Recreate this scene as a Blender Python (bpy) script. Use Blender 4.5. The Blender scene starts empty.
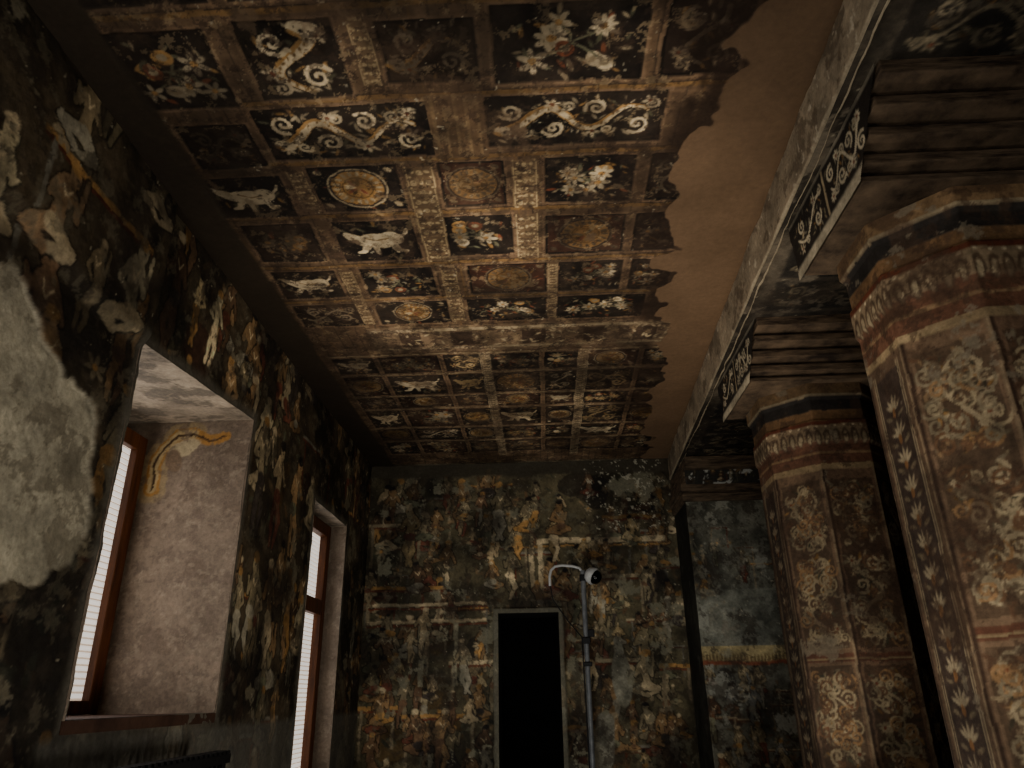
import bpy, numpy as np, math, random
from mathutils import Matrix, Vector
R = random.Random(7)
CZ = 1.6            # eye height
ZC = 4.0            # ceiling height
YE = 7.9            # end wall
XL = -1.9           # left wall
def xb(y): return 1.12 + .036*y      # aisle face of the architrave

def hx(r,g,b): return np.array([r,g,b])/255.0
# ------------------------------------------------------------------ pigment canvas
def vnoise(U,V,f,seed,octv=4,gain=.5):
    rs=np.random.RandomState(seed); out=np.zeros((len(V),len(U))); amp=1; tot=0
    for o in range(octv):
        uu=(U-U[0])*f; vv=(V-V[0])*f
        G=rs.rand(int(vv[-1])+3,int(uu[-1])+3)
        iu=uu.astype(int); fu=uu-iu; fu=fu*fu*(3-2*fu)
        iv=vv.astype(int); fv=vv-iv; fv=fv*fv*(3-2*fv)
        a=G[np.ix_(iv,iu)]; b=G[np.ix_(iv,iu+1)]; c=G[np.ix_(iv+1,iu)]; d=G[np.ix_(iv+1,iu+1)]
        t=(a*(1-fu)+b*fu)*(1-fv)[:,None]+(c*(1-fu)+d*fu)*fv[:,None]
        out+=amp*t; tot+=amp; amp*=gain; f*=2.03
    return out/tot
def sst(a,b,x):
    t=np.clip((x-a)/(b-a),0,1); return t*t*(3-2*t)

class Canvas:
    def __init__(s,u0,u1,v0,v1,res,base):
        s.res=res
        s.U=np.linspace(u0,u1,int(round((u1-u0)/res))+1)
        s.V=np.linspace(v0,v1,int(round((v1-v0)/res))+1)
        s.img=np.empty((len(s.V),len(s.U),3)); s.img[:]=base
    def noise(s,f,seed,octv=4,gain=.5): return vnoise(s.U,s.V,f,seed,octv,gain)
    def warp(s,amp,f,seed,octv=4):
        ny,nx=s.img.shape[:2]
        du=(s.noise(f,seed,octv,.6)-.5)*2*amp/s.res; dv=(s.noise(f,seed+1,octv,.6)-.5)*2*amp/s.res
        J=np.clip(np.rint(np.arange(nx)[None,:]+du).astype(int),0,nx-1); I=np.clip(np.rint(np.arange(ny)[:,None]+dv).astype(int),0,ny-1)
        s.img=s.img[I,J]
    def win(s,ua,ub,va,vb):
        j0=max(0,int((ua-s.U[0])/s.res)); j1=min(len(s.U),int((ub-s.U[0])/s.res)+2)
        i0=max(0,int((va-s.V[0])/s.res)); i1=min(len(s.V),int((vb-s.V[0])/s.res)+2)
        return (i0,i1,j0,j1) if (i1>i0 and j1>j0) else None
    def put(s,w,m,col):
        i0,i1,j0,j1=w; a=s.img[i0:i1,j0:j1]; m=m[...,None]
        s.img[i0:i1,j0:j1]=a*(1-m)+np.asarray(col)*m
    def ell(s,u,v,a,b,rot,col,al=1):
        r=max(a,b)+s.res; w=s.win(u-r,u+r,v-r,v+r)
        if not w: return
        du=s.U[w[2]:w[3]][None,:]-u; dv=s.V[w[0]:w[1]][:,None]-v
        c,q=math.cos(rot),math.sin(rot)
        x=(du*c+dv*q)/a; y=(-du*q+dv*c)/b
        d=np.sqrt(x*x+y*y); e=s.res/min(a,b)
        s.put(w,al*np.clip((1-d)/e+.5,0,1),col)
    def cap(s,p,q,r0,r1,col,al=1):
        r=max(r0,r1)+s.res
        w=s.win(min(p[0],q[0])-r,max(p[0],q[0])+r,min(p[1],q[1])-r,max(p[1],q[1])+r)
        if not w: return
        du=s.U[w[2]:w[3]][None,:]-p[0]; dv=s.V[w[0]:w[1]][:,None]-p[1]
        ex,ey=q[0]-p[0],q[1]-p[1]; L=ex*ex+ey*ey+1e-12
        t=np.clip((du*ex+dv*ey)/L,0,1)
        d=np.hypot(du-t*ex,dv-t*ey); rr=r0+(r1-r0)*t
        s.put(w,al*np.clip((rr-d)/s.res+.5,0,1),col)
    def path(s,P,r0,r1,col,al=1):
        n=len(P)-1
        for i in range(n):
            s.cap(P[i],P[i+1],r0+(r1-r0)*i/n,r0+(r1-r0)*(i+1)/n,col,al)
    def rect(s,ua,ub,va,vb,col,al=1):
        w=s.win(ua,ub,va,vb)
        if not w: return
        mu=np.clip(np.minimum(s.U[w[2]:w[3]]-ua,ub-s.U[w[2]:w[3]])/s.res+.5,0,1)[None,:]
        mv=np.clip(np.minimum(s.V[w[0]:w[1]]-va,vb-s.V[w[0]:w[1]])/s.res+.5,0,1)[:,None]
        s.put(w,al*mu*mv,col)
    def blend(s,m,col): s.img=s.img*(1-m[...,None])+np.asarray(col)*m[...,None]
    def mul(s,m): s.img=s.img*m[...,None]

CREAM=hx(206,184,144); WHITE=hx(218,198,160); OCH=hx(180,136,80); RED=hx(116,66,46); GRN=hx(102,100,78)
DARK=hx(34,30,27); BRN=hx(96,77,59); GREY=hx(128,122,106); BLUE=hx(92,108,118)

def spiral(c,u,v,r,ph,turn,col,th,al=1):
    P=[]; n=18
    for i in range(n+1):
        t=i/n; rr=r*(1-t*.86); a=ph+turn*t*2*math.pi*1.4
        P.append((u+rr*math.cos(a),v+rr*math.sin(a)))
    c.path(P,th,th*.6,col,al)
def flower(c,u,v,r,col,cen,k=None):
    k=k or R.randint(5,8); p=R.random()*6
    for i in range(k):
        a=p+i*2*math.pi/k
        c.ell(u+.6*r*math.cos(a),v+.6*r*math.sin(a),r*.42,r*.22,a,col*R.uniform(.85,1.05))
    c.ell(u,v,r*.25,r*.25,0,cen)
def leaf(c,u,v,r,a,col):
    c.ell(u+r*.5*math.cos(a),v+r*.5*math.sin(a),r*.55,r*.2,a,col)
def m_scroll(c,a,b,e,f,col=WHITE,dr=True):
    w,h=b-a,f-e; vert=h>w
    L,S=(h,w) if vert else (w,h)
    def T(s,t): return (a+S*(.5+t),e+s) if vert else (a+s,e+S*(.5+t))
    n=max(1,round(L/S*.8)); P=[]
    for _ in range(int(34*L/S)):
        g=T(L*R.uniform(.04,.96),R.uniform(-.43,.43)); leaf(c,g[0],g[1],R.uniform(.07,.16)*S,R.random()*6,R.choice([col,OCH,CREAM,GRN,col*.7])*R.uniform(.55,.95))
    for i in range(40):
        s=.08*L+.84*L*i/39; P.append(T(s,.24*math.sin(s/L*n*2*math.pi+.5)))
    if dr:
        c.path(P,.12*S,.05*S,DARK); c.path(P,.10*S,.035*S,OCH); c.path([(p[0]+.012*S,p[1]+.02*S) for p in P],.06*S,.02*S,col)
        for p in P[::3]: c.ell(p[0],p[1],.018*S,.03*S,R.random(),OCH*.6)
    else: c.path(P,.04*S,.025*S,col)
    for k in range(2*n):
        s=L*(k+.5)/(2*n); sg=-1 if math.sin(s/L*n*2*math.pi+.5)>0 else 1
        q=T(s,.2*sg); spiral(c,q[0],q[1],.19*S,R.random()*6,R.choice([-1,1]),col,.034*S)
        q=T(s+.25*L/n*R.choice([-1,1])*.6,-.28*sg); spiral(c,q[0],q[1],.12*S,R.random()*6,R.choice([-1,1]),col*.85,.026*S)
        g=T(s+R.uniform(-.1,.1)*L/n,-.33*sg); flower(c,g[0],g[1],.13*S,col,RED)
    if dr:
        q=P[0]; c.ell(q[0],q[1],.16*S,.11*S,.4,col); c.ell(q[0]-.1*S,q[1]+.05*S,.09*S,.035*S,.6,OCH); c.ell(q[0],q[1]+.02*S,.025*S,.025*S,0,DARK)
def m_flowers(c,a,b,e,f,col=WHITE,n=4):
    w,h=b-a,f-e; S=min(w,h)
    for _ in range(int(26*max(w,h)/S)): leaf(c,a+w*R.uniform(.1,.9),e+h*R.uniform(.1,.9),.15*S*R.uniform(.5,1.1),R.random()*6,R.choice([OCH*.8,CREAM*.7,GRN,GRN*.7,RED]))
    for i in range(n+2):
        u,v=R.uniform(a+.15*w,b-.15*w),R.uniform(e+.18*h,f-.18*h)
        m0=((a+b)/2,(e+f)/2); c.path([(u,v),(.5*u+.5*m0[0]+.06*S,.5*v+.5*m0[1]),m0],.014*S,.014*S,GRN)
        if R.random()<.6: flower(c,u,v,S*R.uniform(.12,.21),col*R.uniform(.8,1),OCH)
        else: c.ell(u,v,.12*S,.10*S,R.random(),R.choice([col,RED,OCH])); c.ell(u,v,.06*S,.05*S,0,CREAM*.8)
def m_medal(c,a,b,e,f,col=CREAM,body=OCH):
    u,v=(a+b)/2,(e+f)/2; r=min(b-a,f-e)*.47; w=b-a;h=f-e
    for _ in range(14): leaf(c,a+w*R.uniform(.03,.97),e+h*R.uniform(.03,.97),.08*w,R.random()*6,R.choice([OCH*.7,CREAM*.6,RED]))
    c.ell(u,v,r,r,0,col*.85); c.ell(u,v,r*.93,r*.93,0,DARK*1.3); c.ell(u,v,r*.86,r*.86,0,body*.9)
    for i in range(18):
        q=i*math.pi/9; c.ell(u+.7*r*math.cos(q),v+.7*r*math.sin(q),r*.12,r*.06,q,col*.85)
    c.ell(u,v,r*.52,r*.52,0,body*.5); c.ell(u,v,r*.48,r*.48,0,body*.8)
    for _ in range(9): q=R.random()*6; leaf(c,u+.1*r*math.cos(q),v+.1*r*math.sin(q),r*.32,q,R.choice([col,body*.5,RED]))
    for q in [(a,e),(a,f),(b,e),(b,f)]:
        s=.1*min(w,h); c.ell(q[0]+(s if q[0]==a else -s),q[1]+(s if q[1]==e else -s),s*.7,s*.5,.7,col*.8)
def m_animal(c,a,b,e,f,col=WHITE):
    w,h=b-a,f-e; X=lambda t:a+t*w; Y=lambda t:e+t*h; S=min(w,h)
    for _ in range(14): leaf(c,X(R.uniform(.05,.95)),Y(R.uniform(.08,.92)),.14*S,R.random()*6,R.choice([OCH*.7,GRN*.8,CREAM*.5]))
    c.ell(X(.5),Y(.5),.27*w,.2*h,.1,col); c.ell(X(.7),Y(.45),.15*w,.18*h,0,col*.95)
    c.path([(X(.3),Y(.5)),(X(.18),Y(.38)),(X(.1),Y(.3))],.12*S,.06*S,col)
    c.path([(X(.35),Y(.6)),(X(.28),Y(.78)),(X(.2),Y(.8))],.07*S,.035*S,col)
    c.path([(X(.45),Y(.62)),(X(.46),Y(.85))],.06*S,.035*S,col*.9)
    c.path([(X(.68),Y(.6)),(X(.75),Y(.8)),(X(.85),Y(.78))],.07*S,.035*S,col)
    c.path([(X(.78),Y(.45)),(X(.9),Y(.3)),(X(.93),Y(.2))],.03*S,.02*S,col)
    c.path([(X(.35),Y(.42)),(X(.5),Y(.5)),(X(.66),Y(.45))],.012*S,.012*S,OCH*.7)
def m_strip(c,a,b,e,f,col=CREAM):
    w,h=b-a,f-e; vert=h>w; L,S=(h,w) if vert else (w,h)
    T=lambda s,t:(a+S*(.5+t),e+s) if vert else (a+s,e+S*(.5+t))
    for t in (-.44,.44): c.path([T(0,t),T(L,t)],.03*S,.03*S,col,.8)
    n=max(2,round(L/S*1.9))
    for i in range(n):
        s=L*(i+.5)/n
        for t in (-.25,0,.25):
            q=T(s+R.uniform(-.02,.02)*L/n,t)
            if (i+int(t*4))%2: c.ell(q[0],q[1],.1*S,.07*S,R.random()*3,col)
            else: spiral(c,q[0],q[1],.12*S,R.random()*6,1,col*.9,.03*S)
        for t in (-.35,.35): q=T(s+.5*L/n,t); c.ell(q[0],q[1],.05*S,.05*S,0,col)
PANELS=[]
def panel(c,a,b,e,f,kind,bg=DARK,col=WHITE):
    PANELS.append((a,b,e,f))
    c.rect(a-.03,b+.03,e-.03,f+.03,BRN*1.28,.7); c.rect(a-.014,b+.014,e-.014,f+.014,DARK*.9)
    c.rect(a,b,e,f,bg)
    dict(s=lambda:m_scroll(c,a+.005,b-.005,e+.005,f-.005,col),g=lambda:m_scroll(c,a+.01,b-.01,e+.01,f-.01,col,False),
         f=lambda:m_flowers(c,a,b,e,f,col,5),m=lambda:m_medal(c,a,b,e,f,col if col is not WHITE else CREAM),
         a=lambda:m_animal(c,a,b,e,f,col),n=lambda:None)[kind]()

# ------------------------------------------------------------------ figures for murals
def figure(c,u,v,h,skin,cloth,face=1,sit=False):
    out=skin*.3; hd=h*.085
    hip=(u+R.uniform(-.06,.06)*h, v+(.2 if sit else .47)*h)
    sh=(u+R.uniform(-.08,.08)*h, hip[1]+.3*h); head=(sh[0]+face*.04*h, sh[1]+.13*h)
    if sit: legs=[[hip,(u+face*.22*h,v+.13*h),(u-.02*h,v+.04*h)],[hip,(u-face*.2*h,v+.1*h),(u+.03*h,v+.03*h)]]
    else: legs=[[hip,(u+face*.1*h,v+.25*h),(u+.03*h,v)],[hip,(u-face*.05*h,v+.24*h),(u-.06*h,v)]]
    q=R.uniform(-.15,.3)*h
    arms=[[(sh[0]+.08*h,sh[1]),(sh[0]+.15*h,sh[1]-.14*h),(sh[0]+.1*h+face*.08*h,sh[1]-.1*h+q)],
          [(sh[0]-.08*h,sh[1]),(sh[0]-.15*h,sh[1]-.14*h),(sh[0]-.1*h+face*.08*h,sh[1]-.24*h+R.uniform(0,.25)*h)]]
    for pas,g in ((0,.014*h),(1,0)):
        k=out if pas==0 else skin
        for l in legs: c.path(l,.065*h+g,.03*h+g,out if pas==0 else (cloth if R.random()<.6 else skin))
        c.cap(hip,((hip[0]+sh[0])/2,(hip[1]+sh[1])/2),.085*h+g,.062*h+g,k); c.cap(((hip[0]+sh[0])/2,(hip[1]+sh[1])/2),sh,.062*h+g,.1*h+g,k)
        for a in arms: c.path(a,.038*h+g,.022*h+g,k)
        c.cap(sh,head,.03*h+g,.03*h+g,k); c.ell(head[0],head[1],hd*.8+g,hd+g,0,k)
    c.ell(hip[0],hip[1]-.01*h,.1*h,.07*h,0,cloth)
    c.ell(head[0],head[1]+hd*.8,hd*.8,hd*.6,0,R.choice([DARK,OCH*.8,CREAM*.8]))
    c.path([(sh[0]-.05*h,sh[1]-.0*h),(sh[0],sh[1]-.07*h),(sh[0]+.05*h,sh[1])],.008*h,.008*h,CREAM)
    c.ell(head[0]+face*hd*.25,head[1],hd*.15,hd*.08,0,out)
SK=[hx(148,118,82),hx(132,104,72),hx(120,108,82),hx(160,140,106),hx(108,84,62),hx(138,124,96)]
CL=[CREAM*.8,hx(98,60,46),GRN,OCH*.82,hx(138,130,110),DARK*1.8,hx(96,74,56)]
def mural(c,ua,ub,va,vb,n,hmin,hmax,pal=SK,busy=1.6):
    for i in range(int(n*busy)):
        u,v=R.uniform(ua,ub),R.uniform(va,vb); k=R.random(); S=R.uniform(hmin,hmax)
        if k<.35:
            cl=R.choice([GRN*.7,hx(74,66,50),hx(88,70,50),hx(98,82,60)])
            for _ in range(14): leaf(c,u+R.gauss(0,.35)*S,v+R.gauss(0,.3)*S,.16*S,R.random()*6,cl*R.uniform(.7,1.25))
        elif k<.55:
            w=S*R.uniform(.6,1.4); t=S*.045
            c.rect(u-w/2,u+w/2,v,v+t,R.choice([CREAM*.7,OCH*.8,GREY*.85])); c.rect(u-w/2,u+w/2,v-t*.6,v,RED*.7)
            for s in (-.42,.42): c.rect(u+s*w-t*.5,u+s*w+t*.5,v-.8*S,v,R.choice([CREAM*.6,RED*.8,GREY*.75]))
        elif k<.8:
            c.ell(u,v,S*R.uniform(.15,.4),S*R.uniform(.1,.3),R.random()*3,R.choice(CL)*.5,.6)
        else: flower(c,u,v,S*.12,CREAM*.7,OCH)
    pts=sorted([(R.uniform(ua,ub),R.uniform(va,vb)) for _ in range(n)],key=lambda p:-p[1])
    for u,v in pts:
        figure(c,u,v,R.uniform(hmin,hmax),R.choice(pal)*R.uniform(.7,1.02),R.choice(CL),R.choice([-1,1]),R.random()<.45)
def weather(c,seed,lo=.45,hi=1.3,soot=.5,loss=.66,losscol=GREY,fine=1):
    n=c.noise(2.2,seed,6,.6); c.mul(lo+(hi-lo)*sst(.3,.72,n))
    g=c.noise(14,seed+1,4,.7); c.mul(1+fine*(-.28+.56*g))
    s=c.noise(1.1,seed+2,5,.6); c.blend(soot*sst(.5,.68,s),hx(38,33,28))
    l=c.noise(3.5,seed+3,7,.66); c.blend(.8*sst(loss,loss+.03,l),losscol)
    l=c.noise(7,seed+5,6,.7); c.blend(.6*fine*sst(.57,.62,l),hx(52,45,37))
    l=c.noise(9,seed+6,6,.7); c.blend(.5*fine*sst(.61,.65,l),losscol*.9)
    p=c.noise(28,seed+4,3,.7); c.blend(.7*sst(.81,.86,p),hx(176,166,140))

# ------------------------------------------------------------------ materials
def mat_paint(name,rough=.85,bump=.35,fine=45,spec=.25,lo=.72,hi=1.28):
    m=bpy.data.materials.new(name); m.use_nodes=True; nt=m.node_tree; N=nt.nodes; L=nt.links
    b=N['Principled BSDF']; b.inputs['Roughness'].default_value=rough; b.inputs['Specular IOR Level'].default_value=spec
    at=N.new('ShaderNodeAttribute'); at.attribute_name='Pigment'
    tc=N.new('ShaderNodeTexCoord')
    n1=N.new('ShaderNodeTexNoise'); n1.inputs['Scale'].default_value=fine; n1.inputs['Detail'].default_value=8; n1.inputs['Roughness'].default_value=.7
    n2=N.new('ShaderNodeTexNoise'); n2.inputs['Scale'].default_value=9; n2.inputs['Detail'].default_value=6
    for n in (n1,n2): L.new(tc.outputs['Object'],n.inputs['Vector'])
    mr=N.new('ShaderNodeMapRange'); mr.inputs['From Min'].default_value=.3; mr.inputs['From Max'].default_value=.7
    mr.inputs['To Min'].default_value=lo; mr.inputs['To Max'].default_value=hi
    L.new(n1.outputs['Fac'],mr.inputs['Value'])
    mx=N.new('ShaderNodeVectorMath'); mx.operation='SCALE'
    L.new(at.outputs['Color'],mx.inputs[0]); L.new(mr.outputs[0],mx.inputs['Scale']); L.new(mx.outputs[0],b.inputs['Base Color'])
    ad=N.new('ShaderNodeMath'); ad.operation='ADD'; L.new(n1.outputs['Fac'],ad.inputs[0]); L.new(n2.outputs['Fac'],ad.inputs[1])
    bp=N.new('ShaderNodeBump'); bp.inputs['Strength'].default_value=bump; bp.inputs['Distance'].default_value=.02
    L.new(ad.outputs[0],bp.inputs['Height']); L.new(bp.outputs['Normal'],b.inputs['Normal'])
    return m
def mat_rock(name,c1,c2,scale=4,rough=.9,bump=.5,stretch=(1,1,1),metal=0):
    m=bpy.data.materials.new(name); m.use_nodes=True; nt=m.node_tree; N=nt.nodes; L=nt.links
    b=N['Principled BSDF']; b.inputs['Roughness'].default_value=rough; b.inputs['Metallic'].default_value=metal; b.inputs['Specular IOR Level'].default_value=.25
    tc=N.new('ShaderNodeTexCoord'); mp=N.new('ShaderNodeMapping'); mp.inputs['Scale'].default_value=stretch
    n=N.new('ShaderNodeTexNoise'); n.inputs['Scale'].default_value=scale; n.inputs['Detail'].default_value=10; n.inputs['Roughness'].default_value=.65
    L.new(tc.outputs['Object'],mp.inputs['Vector']); L.new(mp.outputs[0],n.inputs['Vector'])
    r=N.new('ShaderNodeValToRGB'); r.color_ramp.elements[0].position=.35; r.color_ramp.elements[1].position=.68
    r.color_ramp.elements[0].color=(*[v**2.2 for v in c1],1); r.color_ramp.elements[1].color=(*[v**2.2 for v in c2],1)
    L.new(n.outputs['Fac'],r.inputs['Fac']); L.new(r.outputs[0],b.inputs['Base Color'])
    bp=N.new('ShaderNodeBump'); bp.inputs['Strength'].default_value=bump; bp.inputs['Distance'].default_value=.02
    L.new(n.outputs['Fac'],bp.inputs['Height']); L.new(bp.outputs['Normal'],b.inputs['Normal'])
    return m
def mat_emit(name,col,st):
    m=bpy.data.materials.new(name); m.use_nodes=True; b=m.node_tree.nodes['Principled BSDF']
    b.inputs['Base Color'].default_value=(*col,1); b.inputs['Emission Color'].default_value=(*col,1); b.inputs['Emission Strength'].default_value=st; return m
M_CEIL=mat_paint('painted_ceiling_plaster',.85,.12,30,.15,.84,1.14); M_WALL=mat_paint('mural_plaster',.8,.35); M_PIL=mat_paint('painted_stone',.8,.3)
M_ROCK=mat_rock('dark_basalt',hx(34,32,29),hx(66,61,54)); M_FLOOR=mat_rock('floor_stone',hx(62,58,53),hx(100,94,86),3)
M_SILL=mat_rock('sill_earth_plaster',hx(50,34,26),hx(76,54,42),5)
M_WOOD=mat_rock('window_wood',hx(60,34,18),hx(102,60,32),3,.5,.2,(8,8,.8))
M_BLACK=mat_rock('black_painted_metal',hx(12,12,13),hx(22,22,24),30,.6,.1)
M_STEEL=mat_rock('grey_steel',hx(84,86,88),hx(116,118,120),12,.5,.1,(1,1,1),.2)
M_WHITE=mat_rock('white_plastic',hx(170,170,168),hx(195,195,192),20,.4,.02)
M_DOME=mat_rock('smoked_dome',hx(6,6,8),hx(10,10,14),20,.1,0)
M_SLAT=mat_emit('daylit_blind_slat',(1,.93,.85),.8); M_CLOTH=mat_emit('daylit_blind_cloth',(.6,.52,.44),.08)
M_CAP=mat_rock('capital_stone',hx(44,36,30),hx(112,94,74),6,.85,.5,(1,1,6))

# ------------------------------------------------------------------ mesh helpers
COL=bpy.context.scene.collection
def empty(name,loc=(0,0,0)):
    o=bpy.data.objects.new(name,None); COL.objects.link(o); o.location=loc; return o
def child(o,p):
    o.parent=p; o.matrix_parent_inverse=Matrix.Translation(-Vector(p.location)); return o
def grid(name,P,C,mat,keep=None,flip=False):
    ny,nx=P.shape[:2]; idx=np.arange(ny*nx).reshape(ny,nx)
    q=np.stack([idx[:-1,:-1],idx[:-1,1:],idx[1:,1:],idx[1:,:-1]],-1).reshape(-1,4)
    if keep is not None: q=q[keep.reshape(-1)]
    if flip: q=q[:,::-1]
    me=bpy.data.meshes.new(name); me.vertices.add(ny*nx); me.vertices.foreach_set('co',np.ascontiguousarray(P,dtype=np.float32).ravel())
    n=len(q); me.loops.add(4*n); me.polygons.add(n)
    me.loops.foreach_set('vertex_index',np.ascontiguousarray(q).ravel().astype(np.int32))
    me.polygons.foreach_set('loop_start',np.arange(0,4*n,4,dtype=np.int32))
    me.polygons.foreach_set('use_smooth',np.ones(n,dtype=bool))
    me.update(calc_edges=True); me.validate()
    ca=me.color_attributes.new('Pigment','FLOAT_COLOR','POINT')
    A=np.ones((ny*nx,4),dtype=np.float32); A[:,:3]=np.clip(C,0,1).reshape(-1,3)**2.2
    ca.data.foreach_set('color',A.ravel())
    me.materials.append(mat); o=bpy.data.objects.new(name,me); COL.objects.link(o); return o
def boxes(name,B,mat,bev=0,mats=None):
    V=[];F=[];MI=[]
    for k,b in enumerate(B):
        x0,x1,y0,y1,z0,z1=b[:6]; n=len(V)
        V+=[(x0,y0,z0),(x1,y0,z0),(x1,y1,z0),(x0,y1,z0),(x0,y0,z1),(x1,y0,z1),(x1,y1,z1),(x0,y1,z1)]
        F+=[[n+i for i in f] for f in ((0,3,2,1),(4,5,6,7),(0,1,5,4),(1,2,6,5),(2,3,7,6),(3,0,4,7))]
        MI+=[b[6] if len(b)>6 else 0]*6
    me=bpy.data.meshes.new(name); me.from_pydata(V,[],F)
    for m in (mats or [mat]): me.materials.append(m)
    me.polygons.foreach_set('material_index',MI)
    o=bpy.data.objects.new(name,me); COL.objects.link(o)
    if bev:
        d=o.modifiers.new('bev','BEVEL'); d.width=bev; d.segments=2
    return o
def tube(name,pts,r,mat,res=10):
    cu=bpy.data.curves.new(name,'CURVE'); cu.dimensions='3D'; cu.bevel_depth=r; cu.bevel_resolution=4; cu.use_fill_caps=True
    sp=cu.splines.new('POLY'); sp.points.add(len(pts)-1)
    for i,p in enumerate(pts): sp.points[i].co=(*p,1)
    o=bpy.data.objects.new(name,cu); COL.objects.link(o); cu.materials.append(mat); return o

# ================================================================== CEILING
c=Canvas(-1.92,1.42,1.0,7.92,.006,BRN)
for i in range(40):
    u=-1.65+i*.075; c.path([(u,1),(u,7.9)],.004,.004,R.choice([DARK,OCH*.7,DARK]),.45)
for v in (1.45,1.96,2.42,2.82,3.25,3.74,4.16):
    c.rect(-1.65,1.2,v-.014,v+.014,OCH*.75,.65); c.rect(-1.65,1.2,v-.02,v-.014,DARK,.7)
P=[(-1.66,-1.28,2.04,2.42,'f'),(-1.13,-.77,2.02,2.39,'s'),(-.58,-.22,2.05,2.33,'s'),(-.13,.46,2.0,2.36,'f'),(.56,.86,2.0,2.36,'g'),
   (-1.60,-1.30,2.55,2.82,'g'),(-1.22,-.465,2.47,2.78,'s'),(-.185,.59,2.46,2.75,'s'),
   (-1.66,-1.28,2.92,3.22,'a'),(-1.1,-.68,2.87,3.2,'m'),(-.45,-.15,2.87,3.2,'m'),(.08,.5,2.87,3.2,'f'),(.6,.82,2.87,3.2,'g'),
   (-1.6,-1.24,3.32,3.66,'f'),(-1.1,-.68,3.32,3.68,'a'),(-.48,-.13,3.31,3.66,'f'),(.08,.5,3.34,3.68,'m'),(.58,.8,3.34,3.68,'f'),
   (-1.6,-1.24,3.8,4.1,'a'),(-1.06,-.64,3.8,4.12,'f'),(-.4,.06,3.8,4.12,'m'),(.16,.52,3.8,4.12,'f'),(.6,.82,3.8,4.12,'f'),
   (-1.6,-1.2,4.22,4.5,'g'),(-1.06,-.6,4.22,4.5,'m'),(-.44,.06,4.22,4.5,'f'),(.16,.7,4.22,4.5,'f'),
   (-1.66,-1.2,1.5,1.9,'s'),(-1.1,-.5,1.5,1.9,'f'),(-.4,.1,1.5,1.9,'s'),(.2,.8,1.5,1.9,'f'),(-1.6,-.9,1.05,1.4,'s'),(-.8,0,1.05,1.4,'s'),(.1,.8,1.05,1.4,'s')]
FADE={(-.58,2.05):.62,(.56,2.0):.6,(-1.6,2.55):.45,(-1.6,3.32):.5,(.58,3.34):.6,(.6,2.87):.6,(.08,3.34):.5,(-.45,2.87):.6,(-.4,3.8):.7,(-1.06,3.8):.82,(.16,3.8):.82,(-1.66,2.04):.9,(-1.6,4.22):.7,(-1.06,4.22):.95}
for a,b,e,f,k in P:
    t=FADE.get((a,e),1.0); bg=DARK
    if k=='m' and a>-.6: bg=hx(62,40,32)
    panel(c,a,b,e,f,k,bg,(WHITE*t if k!='m' else CREAM*t))
    if t<.75: c.rect(a,b,e,f,hx(60,45,36),.35)
for s in [(-.64,-.49,2.88,3.28),(-.64,-.49,3.3,3.72),(-.1,.03,2.86,3.24),(-.1,.03,3.3,3.72),(-1.22,-1.13,2.88,3.2),(-1.2,-1.12,3.8,4.5),(-.58,-.48,3.8,4.5),(.08,.14,3.8,4.5),(-.7,-.62,2.0,2.35)]:
    c.rect(*s[:2],*s[2:],hx(108,88,66)); m_strip(c,*s,hx(190,166,124))
for s in [(-.46,-.2,2.42,2.82)]:
    c.rect(*s,hx(100,80,60))
    for k in range(5): c.rect(s[0]+.02+k*.05,s[0]+.035+k*.05,s[2],s[3],hx(140,116,84),.6)
c.rect(-1.2,1.1,4.56,4.98,hx(114,95,74)); c.rect(-1.2,1.1,4.6,4.64,CREAM*.9,.85); c.rect(-1.2,1.1,4.9,4.93,CREAM*.8,.8)
for x in (-1.0,-.62,-.1,.34,.7): c.rect(x,x+.16,4.66,4.88,hx(58,46,38),.8)
for _ in range(60): leaf(c,R.uniform(-1.1,1.0),R.uniform(4.66,4.88),.05,R.random()*6,CREAM*.85)
hs=[.36,.46,.32,.5,.40,.44]; ws=[.36,.5,.34,.44,.30,.46,.36]
e=5.03
for i,hh in enumerate(hs):
    a=-1.6
    for j,wd in enumerate(ws):
        k=R.choice('fsgmfafm'); t=R.choice([.7,.85,.95,1,.6])
        panel(c,a+.03,a+wd-.04,e+.03,e+hh-.06,k,R.choice([DARK,DARK*1.1,hx(54,40,33)]),R.choice([WHITE,CREAM,hx(180,152,106)])*t)
        if R.random()<.15: c.rect(a+.03,a+wd-.04,e+.03,e+hh-.06,hx(56,44,36),.5)
        a+=wd
    c.rect(-1.6,1.3,e-.03,e-.0,hx(122,105,80),.75); c.rect(-1.6,1.3,e-.018,e-.010,CREAM*.9,.85)
    e+=hh
for a in (-.42,.34):
    c.rect(a-.02,a+.05,5.0,7.6,hx(116,100,78)); m_strip(c,a-.03,a+.06,5.0,7.6,CREAM*.95)
c.rect(-1.9,1.3,7.84,7.92,hx(90,82,66))
c.warp(.012,5,30,4)
c.blend(.24*sst(.42,.66,c.noise(2.5,35,6,.65)),hx(92,78,62))
c.blend(.6*sst(.60,.635,c.noise(11,36,6,.74)),hx(60,48,40))
c.blend(.45*sst(.61,.65,c.noise(22,37,4,.75)),hx(44,36,31))
c.blend(.5*sst(.62,.65,c.noise(18,38,5,.75)),hx(156,134,100))
weather(c,11,.68,1.3,.4,.72,hx(90,74,58),.5)
wear=c.noise(5,40,6,.7); c.blend(.45*sst(.52,.62,wear)*sst(.46,.56,c.noise(1.3,41,3)),hx(82,66,52))
UU,VV=np.meshgrid(c.U,c.V)
c.blend(.35*sst(-.95,-1.6,UU),hx(28,24,21))  # light falloff toward the left wall, painted into the pigment
c.blend(.9*sst(-1.63,-1.66,UU+.05*(c.noise(3,43,4)-.5)),hx(46,40,33))
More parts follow.
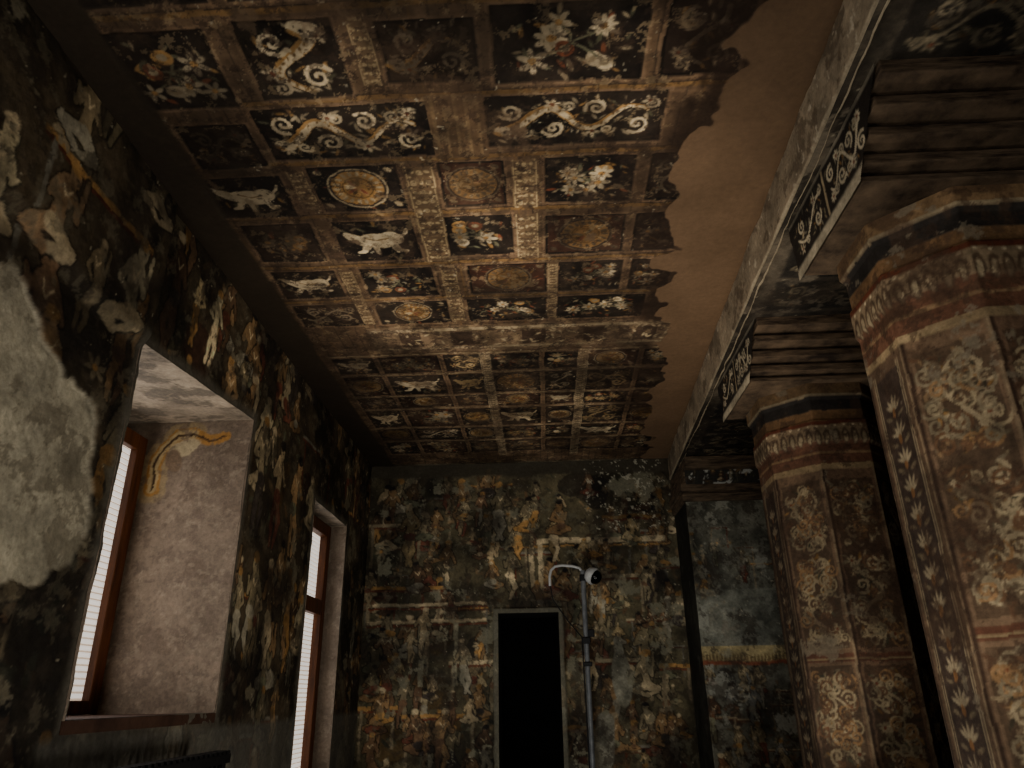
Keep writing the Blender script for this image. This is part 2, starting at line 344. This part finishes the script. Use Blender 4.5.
edge=np.interp(c.V,[1,2,2.6,3.1,3.5,4.2,5,6.5,7.9],[.84,.84,.84,.76,.74,.84,.9,1.02,1.15])[:,None]
rag=edge+.24*(c.noise(2.4,50,2)-.5)+.2*(c.noise(6,51,3)-.5)
m=sst(0,.012,UU-rag)
tone=hx(103,83,64)*(.76+.46*c.noise(1.6,52,6,.58))[...,None]
c.blend(.8*sst(-.34,-.02,UU-rag)*(1-m)*sst(.33,.56,c.noise(4,53,5,.65)),hx(44,35,29))
c.img=c.img*(1-m[...,None])+tone*m[...,None]
rel=np.zeros_like(UU)
for a,b,e,f in PANELS:
    w=c.win(a-.02,b+.02,e-.02,f+.02)
    if w:
        du=np.minimum(c.U[w[2]:w[3]]-(a-.012),(b+.012)-c.U[w[2]:w[3]])[None,:]; dv=np.minimum(c.V[w[0]:w[1]]-(e-.012),(f+.012)-c.V[w[0]:w[1]])[:,None]
        rel[w[0]:w[1],w[2]:w[3]]=np.maximum(rel[w[0]:w[1],w[2]:w[3]],sst(-.006,.008,np.minimum(du,dv)))
Z=ZC+.014*(c.noise(1.5,60,5)-.5)+.006*(c.noise(9,61,4)-.5)-.004*(1-m)+.005*rel*(1-m)
lim=xb(VV)+.04; Xg=np.minimum(UU,lim)
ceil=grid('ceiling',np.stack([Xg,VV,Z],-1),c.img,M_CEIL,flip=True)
boxes('ceiling_entrance_bay',[(XL-.1,1.3,-3,1.0,ZC,ZC+.1)],M_ROCK)
boxes('ceiling_nave',[(2.5,8,-3,YE,4.4,4.5)],M_ROCK)

# ================================================================== LEFT WALL
c=Canvas(1.0,7.92,.8,4.02,.008,hx(66,57,44))
mural(c,1.0,7.9,.8,3.9,120,.4,.75,busy=1.0)
for _ in range(8):
    u,v=R.uniform(1.5,7.5),R.choice([3.4,3.15,2.2]); figure(c,u,v-.3,.6,hx(162,148,116),CREAM*.8,1,True)
figure(c,3.77,3.38,.5,hx(184,170,134),CREAM,1,False); figure(c,3.55,3.42,.42,hx(164,146,108),OCH*.8,-1,False); figure(c,2.85,3.2,.6,hx(164,152,122),CREAM,1,True); figure(c,2.3,3.2,.6,hx(124,100,74),CREAM*.7,1,True)
for u in (4.75,5.1,5.5): figure(c,u,2.6,.75,R.choice(SK),R.choice(CL),1,False); figure(c,u+.1,1.8,.7,R.choice(SK),R.choice(CL),-1,False)
c.warp(.018,5,90,4)
weather(c,101,.5,1.25,.5,.67,hx(116,108,88),.9)
UU,VV=np.meshgrid(c.U,c.V)
d=np.hypot((UU-2.38)/.62,(VV-2.42)/.62)+.7*(c.noise(2.5,120,6,.55)-.5)+.35*sst(2.2,1.6,VV)
mm=sst(.98,.95,d); g=hx(166,158,136)*(.62+.7*c.noise(7,121,6,.7))[...,None]
c.img=c.img*(1-mm[...,None])+g*mm[...,None]
c.blend(.55*mm*sst(.55,.6,c.noise(6,122,6,.7)),hx(104,96,80))
for (a,b,e,f) in ((3.1,4.5,1.534,3.25),(5.96,7.0,.8,3.13)):
    dd=np.maximum(np.maximum(a-UU,UU-b),np.maximum(e-VV,VV-f))
    c.blend(.8*sst(.07+.05*c.noise(6,130,3),.02,dd),hx(94,90,80))
c.blend(.7*sst(1.5,1.44,VV)*sst(2.9,3.0,UU),hx(96,95,88))
step=.045*sst(3.11,3.09,UU)*sst(3.2,3.3,VV)
Xw=XL+step+.03*(c.noise(1.2,140,5)-.5)+.02*(c.noise(8,141,4,.6)-.5)-.018*mm
Zw=VV+ .085*(UU-3.78)*np.exp(-((VV-3.25)/.3)**2)*sst(5.2,4.6,UU)*sst(2.2,2.9,UU)
uc=(c.U[:-1]+c.U[1:])/2; vc=(c.V[:-1]+c.V[1:])/2; UC,VC=np.meshgrid(uc,vc)
keep=~(((UC>3.1)&(UC<4.5)&(VC>1.534)&(VC<3.25))|((UC>5.96)&(UC<7.0)&(VC>.95)&(VC<3.13)))
grid('wall_left',np.stack([Xw,UU,Zw],-1),c.img,M_WALL,keep)
boxes('wall_left_plinth',[(XL-.15,XL-.02,1.0,YE,0,.82)],M_ROCK)
boxes('wall_left_entrance_bay',[(XL-.15,XL,-3,1.02,0,ZC)],M_ROCK)

def reveal(name,ya,yb,z0,z1a,z1b,x0,x1,seed,paint=True):
    p=empty(name,((x0+x1)/2,(ya+yb)/2,(z0+z1b)/2))
    cv=Canvas(x1,x0,z0,z1b+.02,.008,hx(122,107,92))
    n=cv.noise(4,seed,6,.6); cv.mul(.74+.46*n); cv.blend(.45*sst(.56,.66,cv.noise(5,seed+1,6,.7)),hx(92,78,66)); cv.blend(.5*sst(.6,.64,cv.noise(24,seed+7,4,.7)),hx(146,132,114))
    if paint:
        W=x0-x1
        ring=[(x1+W*t,z0+(z1b-z0)*s) for t,s in ((.29,.74),(.29,.83),(.34,.90),(.44,.945),(.56,.95),(.68,.925),(.80,.935))]
        cv.path(ring[:5],.09,.08,hx(142,124,94)); cv.path(ring,.05,.034,hx(158,116,62)); cv.path(ring[:5],.03,.03,hx(172,150,108)); cv.path(ring,.009,.006,hx(66,48,32))
        cv.ell(x1+W*.5,z0+(z1b-z0)*.90,.11,.05,.3,hx(170,154,122)); cv.ell(x1+W*.43,z0+(z1b-z0)*.85,.05,.08,.3,hx(112,94,76))
        cv.warp(.02,8,seed+20,4); cv.blend(.6*sst(.57,.61,cv.noise(12,seed+25,5,.7)),hx(104,90,78))
    U2,V2=np.meshgrid(cv.U,cv.V)
    child(grid('far_jamb',np.stack([U2,yb+.014*(cv.noise(5,seed+2,4)-.5),V2],-1),cv.img,M_WALL),p)
    child(grid('near_jamb',np.stack([U2,ya+0*U2,V2],-1),cv.img,M_WALL),p)
    cs=Canvas(x1,x0,ya,yb,.01,hx(146,132,114)); cs.mul(.6+.75*cs.noise(5,seed+4,6,.65)); cs.blend(.7*sst(.53,.6,cs.noise(6,seed+5,6,.7)),hx(88,80,70))
    U2,V2=np.meshgrid(cs.U,cs.V); zt=z1a+(z1b-z1a)*(V2-ya)/(yb-ya)
    child(grid('soffit',np.stack([U2,V2,zt+.012*(cs.noise(6,seed+6,4)-.5)],-1),cs.img,M_WALL),p)
    child(boxes('sill',[(x1,x0,ya,yb,z0-.05,z0)],M_SILL),p)
    return p
def window(name,ya,yb,z0,z1,x,transoms,fw=.09,depth=.08):
    p=empty(name,(x,(ya+yb)/2,(z0+z1)/2)); B=[(x-depth,x,ya,ya+fw,z0,z1),(x-depth,x,yb-fw,yb,z0,z1),(x-depth,x,ya+fw,yb-fw,z1-fw,z1),(x-depth,x,ya+fw,yb-fw,z0,z0+fw*.7)]
    ym=(ya+yb)/2-.15; B.append((x-depth,x-.01,ym-.03,ym+.03,z0,z1))
    for t in transoms: B.append((x-depth,x-.005,ya+fw,yb-fw,t,t+.13))
    child(boxes('frame',B,M_WOOD,.006),p)
    S=[]; z=z0+.01
    while z<z1-.01:
        S.append((x-depth-.012,x-depth-.006,ya+.01,yb-.01,z,z+.024)); z+=.036
    child(boxes('blind_slats',S,M_SLAT),p); child(boxes('blind_backing',[(x-depth-.03,x-depth-.02,ya,yb,z0,z1)],M_CLOTH),p)
    return p
reveal('window_embrasure',3.08,4.5,1.534,3.19,3.31,XL+.006,-2.76,200)
window('window_1',3.10,4.49,1.54,3.19,-2.58,[],.10,.05)
reveal('window_embrasure',5.96,7.0,.95,3.13,3.13,XL+.006,-2.2,220,False)
window('window_2',5.97,6.99,.96,3.12,-2.04,[2.3],.11,.07)

# ================================================================== END WALL
c=Canvas(-2.0,1.6,.6,4.02,.009,hx(80,73,55))
mural(c,-1.9,1.4,.6,3.75,110,.32,.6)
for z in (3.3,2.72,1.95,1.4):
    x=-1.9
    while x<1.3:
        w=R.uniform(.3,.9); zz=z+R.uniform(-.12,.12)
        if R.random()<.5: c.rect(x,x+w,zz,zz+.035,R.choice([CREAM*.75,hx(150,138,108),OCH*.8])); c.rect(x,x+w,zz-.025,zz-.005,RED*.8); c.rect(x+.03,x+.06,zz-.45,zz,CREAM*.6); c.rect(x+w-.06,x+w-.03,zz-.35,zz,CREAM*.6)
        x+=w+.05
c.rect(-.14,1.3,3.09,3.15,CREAM*.85); c.rect(-.2,1.3,3.05,3.07,OCH*.8)
for x in (-.15,-.06,.35): c.rect(x,x+.05,2.6,3.09,CREAM*.8)
for z in (2.47,2.30): c.rect(-1.85,-.6,z,z+.035,CREAM*.85); c.rect(-1.85,-.6,z-.03,z-.01,RED*.9)
for x in (-1.3,-.95): c.rect(x,x+.05,1.7,2.3,hx(150,142,116))
for _ in range(75): figure(c,R.uniform(-1.85,1.35),R.uniform(.8,3.35),R.choice([.28,.34,.42,.55])*R.uniform(.85,1.15),R.choice(SK+[hx(170,152,114),hx(162,140,100)])*R.uniform(.75,1),R.choice(CL),R.choice([-1,1]),R.random()<.5)
c.warp(.024,5,290,5)
c.ell(.74,1.74,.1,.26,.05,hx(134,130,112)); c.cap((.74,1.85),(.72,2.1),.06,.04,hx(134,130,112))
c.cap((.5,1.05),(.55,1.35),.12,.09,hx(124,120,104))
weather(c,301,.55,1.3,.4,.645,hx(120,116,96),.85)
UU,VV=np.meshgrid(c.U,c.V)
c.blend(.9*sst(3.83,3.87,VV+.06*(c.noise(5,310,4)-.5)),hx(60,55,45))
fl=c.noise(20,311,4,.75)*sst(-.2,.6,UU)*sst(2.9,3.3,VV); c.blend(.8*sst(.64,.68,fl),hx(180,174,152))
dx0,dx1,dz=-.485,.13,2.38
dd=np.maximum(np.maximum(dx0-UU,UU-dx1),VV-dz)
c.blend(.75*sst(.06,.045,dd+.03*(c.noise(6,312,4)-.5)),hx(108,105,90))
Yw=YE-.03*sst(.06,.045,dd)+.03*(c.noise(1.4,320,5)-.5)*sst(0,.3,dd)+.018*(c.noise(8,321,4,.6)-.5)
uc=(c.U[:-1]+c.U[1:])/2; vc=(c.V[:-1]+c.V[1:])/2; UC,VC=np.meshgrid(uc,vc)
keep=~((UC>dx0)&(UC<dx1)&(VC<dz))
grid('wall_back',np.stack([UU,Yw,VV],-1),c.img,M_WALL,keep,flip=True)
boxes('wall_back_plinth',[(-2.05,dx0,YE+.01,YE+.2,0,.62),(dx1,1.6,YE+.01,YE+.2,0,.62)],M_ROCK)
boxes('wall_nave_back',[(2.34,8,YE,YE+.2,0,4.5)],M_ROCK)
M_CELL=mat_rock('cell_dark',hx(12,11,10),hx(22,20,18))  # near-black base colour paints the darkness of the doorway and cell
p=empty('door_1',(-.165,8.2,1.2))
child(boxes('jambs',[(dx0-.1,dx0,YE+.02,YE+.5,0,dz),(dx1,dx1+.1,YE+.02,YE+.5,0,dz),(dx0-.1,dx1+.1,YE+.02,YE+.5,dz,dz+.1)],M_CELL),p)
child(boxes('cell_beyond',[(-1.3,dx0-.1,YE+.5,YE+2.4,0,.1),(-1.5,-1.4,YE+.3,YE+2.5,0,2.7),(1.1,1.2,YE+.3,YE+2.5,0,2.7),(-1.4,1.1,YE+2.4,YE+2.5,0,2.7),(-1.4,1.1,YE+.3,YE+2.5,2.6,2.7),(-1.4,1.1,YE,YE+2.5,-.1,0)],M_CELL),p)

# ================================================================== BEAM (ARCHITRAVE)
beam=empty('stone_beam',(1.8,2.5,3.9))
ZB=3.73
c=Canvas(-3,YE,ZB-.01,ZC+.03,.009,hx(142,128,106))
c.mul(.6+.8*c.noise(5,400,6,.65)); c.blend(.6*sst(.56,.62,c.noise(8,401,5,.7)),hx(84,72,58)); c.blend(.7*sst(.72,.76,c.noise(20,402,3,.7)),hx(196,184,160))
c.blend(.7*sst(ZB+.04,ZB+.02,np.meshgrid(c.U,c.V)[1]),hx(178,164,136))
UU,VV=np.meshgrid(c.U,c.V)
child(grid('fascia',np.stack([xb(UU)+.035*(c.noise(3,403,5,.6)-.5)+.03*sst(ZB+.03,ZB,VV),UU,VV],-1),c.img,M_WALL),beam)
c=Canvas(0,1.1,-3,YE,.01,hx(84,76,64))
for k in range(28):
    v=-2.8+k*.38; c.rect(.12,.95,v,v+.34,hx(50,46,40)); m_scroll(c,.16,.9,v+.03,v+.31,hx(146,132,106),False)
c.warp(.02,4,409); weather(c,410,.5,1.2,.5,.64,hx(116,106,90))
UU,VV=np.meshgrid(c.U,c.V)
child(grid('underside',np.stack([xb(VV)+UU,VV,ZB+.012*(c.noise(3,412,4)-.5)],-1),c.img,M_WALL,flip=True),beam)
child(boxes('nave_face',[(2.3,2.45,-3,YE,ZB,4.45)],M_ROCK),beam)

# ================================================================== PILLARS
def pillar(yc,seed,hi=True,tone=1):
    xc=xb(yc)+.60; A=.385; side=2*A*math.tan(math.pi/8); per=8*side
    p=empty('stone_pillar',(xc,yc,0))
    res=.006 if hi else .02
    z0,z1=.45,3.43
    c=Canvas(0,per,z0,z1,res,hx(128,106,82))
    for f in range(8):
        a=f*side; b=a+side
        base=[hx(116,92,72),hx(104,84,66),hx(122,99,77)][f%3]; c.rect(a,b,z0,3.06,base)
        if f%4==1:
            c.rect(a+.05,b-.05,.5,2.8,hx(74,61,52))
            for z in np.arange(.55,2.75,.11):
                u=(a+b)/2
                for q in (-1.1,-.6,0,.6,1.1): c.ell(u+.035*math.sin(q),z+.035*math.cos(q),.009,.03,-q,hx(166,150,120))
                c.ell(u,z-.01,.014,.02,0,hx(140,100,64))
                for s in (-1,1): leaf(c,u+s*.03,z-.03,.045,(.3 if s>0 else math.pi-.3),hx(124,110,86))
            for q in (.045,.06): c.path([(a+q,.5),(a+q,2.82)],.004,.004,CREAM*.75); c.path([(b-q,.5),(b-q,2.82)],.004,.004,CREAM*.75)
        else:
            for z in (.55,1.18,1.82,2.36):
                hgt=.55 if z<2.3 else .44
                c.rect(a+.03,b-.03,z,z+hgt,base*.76)
                for _ in range(70): leaf(c,R.uniform(a+.04,b-.05),R.uniform(z+.02,z+hgt-.02),R.uniform(.02,.045),R.random()*6,R.choice([hx(150,132,102),hx(136,110,80),hx(122,110,88),hx(98,74,56),hx(92,69,53)]))
                m_scroll(c,a+.04,b-.04,z+.02,z+hgt-.02,hx(166,148,116),False)
                for _ in range(26): spiral(c,R.uniform(a+.05,b-.05),R.uniform(z+.04,z+hgt-.04),R.uniform(.02,.055),R.random()*6,R.choice([-1,1]),R.choice([hx(170,152,118),hx(152,118,82),hx(138,124,98),hx(112,84,62)]),.006)
            for z in (1.12,1.75): c.rect(a,b,z,z+.045,hx(104,70,54)); c.rect(a,b,z+.01,z+.02,hx(146,126,94))
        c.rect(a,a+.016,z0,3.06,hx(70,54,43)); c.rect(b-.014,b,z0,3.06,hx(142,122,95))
    c.rect(0,per,2.86,2.90,hx(156,134,100)); c.rect(0,per,2.90,3.04,hx(110,77,59)); c.rect(0,per,2.96,2.975,hx(148,120,88))
    c.rect(0,per,3.04,3.15,hx(142,122,95))
    k=int(per/.055)
    for i in range(k): c.ell((i+.5)*per/k,3.07,.022,.05,0,hx(92,75,58)); c.ell((i+.5)*per/k,3.06,.013,.035,0,hx(168,150,118)); c.ell((i+.5)*per/k,3.14,.008,.008,0,WHITE)
    c.rect(0,per,3.15,3.175,RED*.9); c.rect(0,per,3.175,3.25,hx(128,98,68)); c.rect(0,per,3.25,3.34,hx(48,44,40)); c.rect(0,per,3.34,3.355,CREAM*.7); c.rect(0,per,3.355,3.43,hx(128,103,74))
    c.warp(.010,7,seed+30,4)
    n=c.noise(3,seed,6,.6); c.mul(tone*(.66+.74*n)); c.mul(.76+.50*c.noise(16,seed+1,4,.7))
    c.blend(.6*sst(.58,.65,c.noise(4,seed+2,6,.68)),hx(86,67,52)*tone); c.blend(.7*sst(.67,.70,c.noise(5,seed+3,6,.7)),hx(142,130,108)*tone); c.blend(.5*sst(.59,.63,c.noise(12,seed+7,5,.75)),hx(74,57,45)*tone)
    UU,VV=np.meshgrid(c.U,c.V)
    f=np.minimum((UU/side).astype(int),7); t=(UU-f*side)/side; ang=f*math.pi/4+math.pi-math.pi/4
    rr=A*(1+0.035*sst(3.02,3.05,VV)+.03*sst(3.33,3.35,VV)-.03*sst(3.175,3.19,VV)*sst(3.33,3.32,VV)) + .004*(c.noise(6,seed+4,4)-.5)
    off=(t-.5)*2*rr*math.tan(math.pi/8)
    X=xc+rr*np.cos(ang)-off*np.sin(ang); Y=yc+rr*np.sin(ang)+off*np.cos(ang)
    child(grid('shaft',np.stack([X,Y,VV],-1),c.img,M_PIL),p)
    child(boxes('base',[(xc-.5,xc+.5,yc-.5,yc+.5,0,.3),(xc-.44,xc+.44,yc-.44,yc+.44,.3,.46)],M_ROCK,.02),p)
    xl=xb(yc)+.065; xr=xc+.5
    S=[(3.425,3.455,.46),(3.455,3.475,.43),(3.475,3.52,.51),(3.52,3.54,.48),(3.54,3.585,.59),(3.585,3.605,.56),(3.605,3.65,.68),(3.65,3.67,.65),(3.67,3.735,.77)]
    child(boxes('bracket_capital',[(xl,xr,yc-h,yc+.24+(h-.46)*.3,a,b) for a,b,h in S],M_CAP,.006),p)
    c=Canvas(yc-.80,yc+.6,3.42,3.735,.006,hx(120,112,96))
    c.rect(yc-.8,yc+.6,3.48,3.71,hx(42,37,32)); m_scroll(c,yc-.60,yc-.20,3.49,3.70,hx(206,192,160),False); m_scroll(c,yc-.15,yc+.23,3.49,3.70,hx(206,192,160),False)
    c.rect(yc-.18,yc-.16,3.48,3.71,CREAM*.8)
    c.rect(yc-.8,yc+.6,3.42,3.47,hx(176,164,138)); c.warp(.008,8,seed+40); c.mul(.6+.75*c.noise(7,seed+9,5,.65))
    UU,VV=np.meshgrid(c.U,c.V)
    uc=(c.U[:-1]+c.U[1:])/2; vc=(c.V[:-1]+c.V[1:])/2; UC,VC=np.meshgrid(uc,vc)
    keep=(yc-UC<.47+.95*(VC-3.42))&(UC-yc<.25+.2*(VC-3.42)+.12*(vnoise(c.U,c.V,9,seed+12,3)[:-1,:-1]-.5))
    child(grid('painted_cheek',np.stack([xl-.012+.006*(c.noise(8,seed+10,4)-.5),UU,VV],-1),c.img,M_PIL,keep),p)
    return p
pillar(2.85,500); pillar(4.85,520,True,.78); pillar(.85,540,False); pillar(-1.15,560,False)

# ================================================================== END PILASTER
p=empty('stone_pilaster',(1.9,7.55,0))
c=Canvas(0,1.5,.5,3.4,.009,hx(92,90,78))
mural(c,0,.9,2.0,3.1,14,.2,.35,[hx(160,154,130),hx(138,130,108)])
mural(c,0,.9,.6,1.7,26,.25,.4,[hx(124,122,112),hx(156,138,104),hx(120,84,60)])
c.rect(0,.95,1.98,2.5,hx(120,120,106),.75); c.rect(0,.95,1.86,1.99,hx(166,148,104))
for k in range(30): c.ell(k*.033,1.87,.012,.05,0,hx(110,92,62))
c.rect(0,.95,1.83,1.86,RED)
c.warp(.02,5,600,5)
weather(c,610,.6,1.25,.3,.62,hx(148,146,130),.9)
UU,VV=np.meshgrid(c.U,c.V)
x0=1.42; y0=7.22
X=np.where(UU<.9,x0+.9-UU,x0); Y=np.where(UU<.9,y0,y0+(UU-.9)*1.12)
cc=c.img.copy(); cc[UU>.9]*=.45  # shaded side face: its shade is multiplied into the pigment
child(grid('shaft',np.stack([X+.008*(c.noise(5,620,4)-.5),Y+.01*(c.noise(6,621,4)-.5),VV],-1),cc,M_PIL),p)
child(boxes('core',[(x0+.02,x0+.88,y0+.02,YE-.04,0,3.4)],M_ROCK),p)
child(boxes('capital',[(x0-.03,x0+.9,y0-.04,YE-.04,3.34,3.42),(x0-.05,x0+.9,y0-.12,YE-.04,3.42,3.5),(x0-.03,x0+.9,y0-.2,YE-.04,3.5,3.6),(x0-.02,x0+.9,y0-.3,YE-.04,3.6,3.72)],M_CAP,.01),p)
c=Canvas(x0-.02,x0+.9,3.43,3.6,.01,hx(50,48,44)); mural(c,x0,x0+.9,3.43,3.55,8,.1,.14); c.blend(sst(.6,.64,c.noise(14,630,4,.7)),hx(170,170,160))
UU,VV=np.meshgrid(c.U,c.V)
child(grid('painted_frieze',np.stack([UU,y0-.215+0*UU,VV+.03],-1),c.img,M_PIL),p)

# ================================================================== SHELL
boxes('floor',[(-2.1,8,-3,YE+.2,-.1,0)],M_FLOOR)
boxes('wall_right',[(8,8.2,-3,YE+.2,0,4.5)],M_ROCK)
boxes('wall_front',[(-2.1,8,-3.2,-3,0,4.5)],M_ROCK)

# ================================================================== CCTV POLE
p=empty('security_camera_pole',(.378,7.4,0))
px,py=.378,7.38
child(tube('pole',[(px,py,0),(px,py,2.72)],.024,M_STEEL),p)
arc=[(px,py,2.70),(px-.03,py,2.745),(px-.1,py,2.765),(px-.2,py,2.775),(px-.27,py,2.765),(px-.31,py,2.73),(px-.325,py,2.67),(px-.325,py,2.58)]
child(tube('arm',arc,.013,M_WHITE),p)
child(tube('cable',[(px-.325,py,2.6),(px-.3,py+.02,2.45),(px-.16,py+.05,2.25),(px-.04,py-.03,2.1),(px-.03,py-.03,1.0),(px-.03,py-.02,.05)],.006,M_BLACK),p)
child(boxes('foot_plate',[(px-.15,px+.15,py-.15,py+.15,0,.02)],M_STEEL,.004),p)
child(boxes('clamps',[(px-.04,px+.04,py-.04,py+.04,2.04,2.10),(px-.035,px+.045,py-.045,py+.035,1.84,1.88),(px+.02,px+.08,py-.04,py+.02,2.10,2.17),(px-.035,px+.035,py-.035,py+.035,2.62,2.68)],M_BLACK,.008),p)
def lathe(name,prof,loc,mat,seg=32,rot=None):
    V=[];F=[]
    for r,z in prof:
        for s in range(seg): a=2*math.pi*s/seg; V.append((r*math.cos(a),r*math.sin(a),z))
    for i in range(len(prof)-1):
        for s in range(seg): F.append((i*seg+s,i*seg+(s+1)%seg,(i+1)*seg+(s+1)%seg,(i+1)*seg+s))
    me=bpy.data.meshes.new(name); me.from_pydata(V,[],F); me.materials.append(mat)
    me.polygons.foreach_set('use_smooth',[True]*len(F))
    o=bpy.data.objects.new(name,me); COL.objects.link(o); o.location=loc
    o.rotation_mode='QUATERNION'; o.rotation_quaternion=rot
    return o
axis=Vector((.75,-.42,-.45)).normalized(); qr=(-axis).to_track_quat('Z','Y')
cp=Vector((px+.10,py-.03,2.66))
child(lathe('camera_housing',[(.001,.075),(.045,.075),(.07,.055),(.082,.02),(.084,-.01),(.07,-.018),(.001,-.018)],cp,M_WHITE,32,qr),p)
child(lathe('camera_dome',[(.001,-.078),(.025,-.074),(.05,-.058),(.066,-.03),(.070,0)],cp+axis*.01,M_DOME,32,qr),p)
child(boxes('camera_bracket',[(px,px+.06,py-.02,py+.02,2.64,2.68)],M_WHITE,.004),p)

# ================================================================== BARRIER RAIL
p=empty('barrier_railing',(-1.7,3.5,0))
B=[(-1.735,-1.665,2.85,4.22,1.30,1.345),(-1.72,-1.68,2.85,4.22,.15,.19)]
for y in (2.87,3.53,4.18): B.append((-1.722,-1.678,y-.02,y+.02,0,1.31))
y=2.9
while y<4.18: B.append((-1.71,-1.69,y,y+.018,.19,1.31)); B.append((-1.74,-1.66,y,y+.03,1.345,1.36)); y+=.055
child(boxes('rails_and_balusters',B,M_BLACK,.003),p)

# ================================================================== LIGHT
def area(name,loc,rot,sx,sy,pw,col):
    l=bpy.data.lights.new(name,'AREA'); l.shape='RECTANGLE'; l.size=sx; l.size_y=sy; l.energy=pw; l.color=col
    o=bpy.data.objects.new(name,l); COL.objects.link(o); o.location=loc; o.rotation_euler=rot; return o
def aim(o,t): o.rotation_euler=(Vector(t)-o.location).to_track_quat('-Z','Y').to_euler(); return o
def spot(name,loc,tgt,pw,col,ang,blend=.8,r=.15):
    l=bpy.data.lights.new(name,'SPOT'); l.energy=pw; l.color=col; l.spot_size=math.radians(ang); l.spot_blend=blend; l.shadow_soft_size=r
    o=bpy.data.objects.new(name,l); COL.objects.link(o); o.location=loc
    return aim(o,tgt)
H=math.pi/2
area('daylight_window',(-2.55,3.75,2.38),(0,-H,0),1.5,1.1,9,(1,.96,.92))
area('daylight_side_window',(-1.98,6.5,2.1),(0,-H,0),1.8,.8,3,(.95,.97,1))
aim(area('rear_left_fill',(-1.8,.5,1.9),(0,0,0),1.0,1.5,42,(1,.93,.83)),(1.6,3.0,2.6))  # added light behind camera for pillars and beam; no window opening there
area('rear_fill',(-.9,-2.7,1.6),(H,0,0),1.6,2.4,26,(.98,.97,.98))  # added overall fill from behind the camera; no doorway is modelled
spot('ceiling_uplight',(-.05,1.9,.3),(.0,4.15,4.0),370,(1,.88,.74),62,1)
spot('end_wall_light',(-.2,3.4,.3),(-.1,7.9,2.5),150,(.98,.98,.92),62,1)
spot('pilaster_light',(1.05,4.6,.2),(1.74,7.2,2.2),42,(.92,.96,1),30,1)
aim(area('left_wall_fill',(.9,4.0,.25),(0,0,0),.25,2.6,42,(1,.92,.8)),(-1.9,4.0,2.6))  # added fill to brighten the left wall, no lamp fixture
aim(area('left_wall_fill',(.9,1.4,.25),(0,0,0),.25,1.6,27,(1,.95,.86)),(-1.9,2.2,2.6))  # second added fill, for the nearer part of the left wall
w=bpy.data.worlds.new('cave_world'); bpy.context.scene.world=w; w.use_nodes=True
w.node_tree.nodes['Background'].inputs[0].default_value=(.6,.7,.8,1); w.node_tree.nodes['Background'].inputs[1].default_value=.03

# ================================================================== CAMERA
Yc=Vector((36,-311,-734)).normalized(); Zc=Vector((-28,1734,-734)); Zc=(Zc-Zc.dot(Yc)*Yc).normalized(); Xc=Yc.cross(Zc)
cam=bpy.data.cameras.new('camera'); co=bpy.data.objects.new('camera',cam); COL.objects.link(co)
cam.sensor_width=36; cam.lens=734/1024*36; cam.clip_start=.05
co.matrix_world=Matrix.Translation((0,0,CZ))@Matrix((Xc,Yc,Zc)).to_4x4()
bpy.context.scene.camera=co
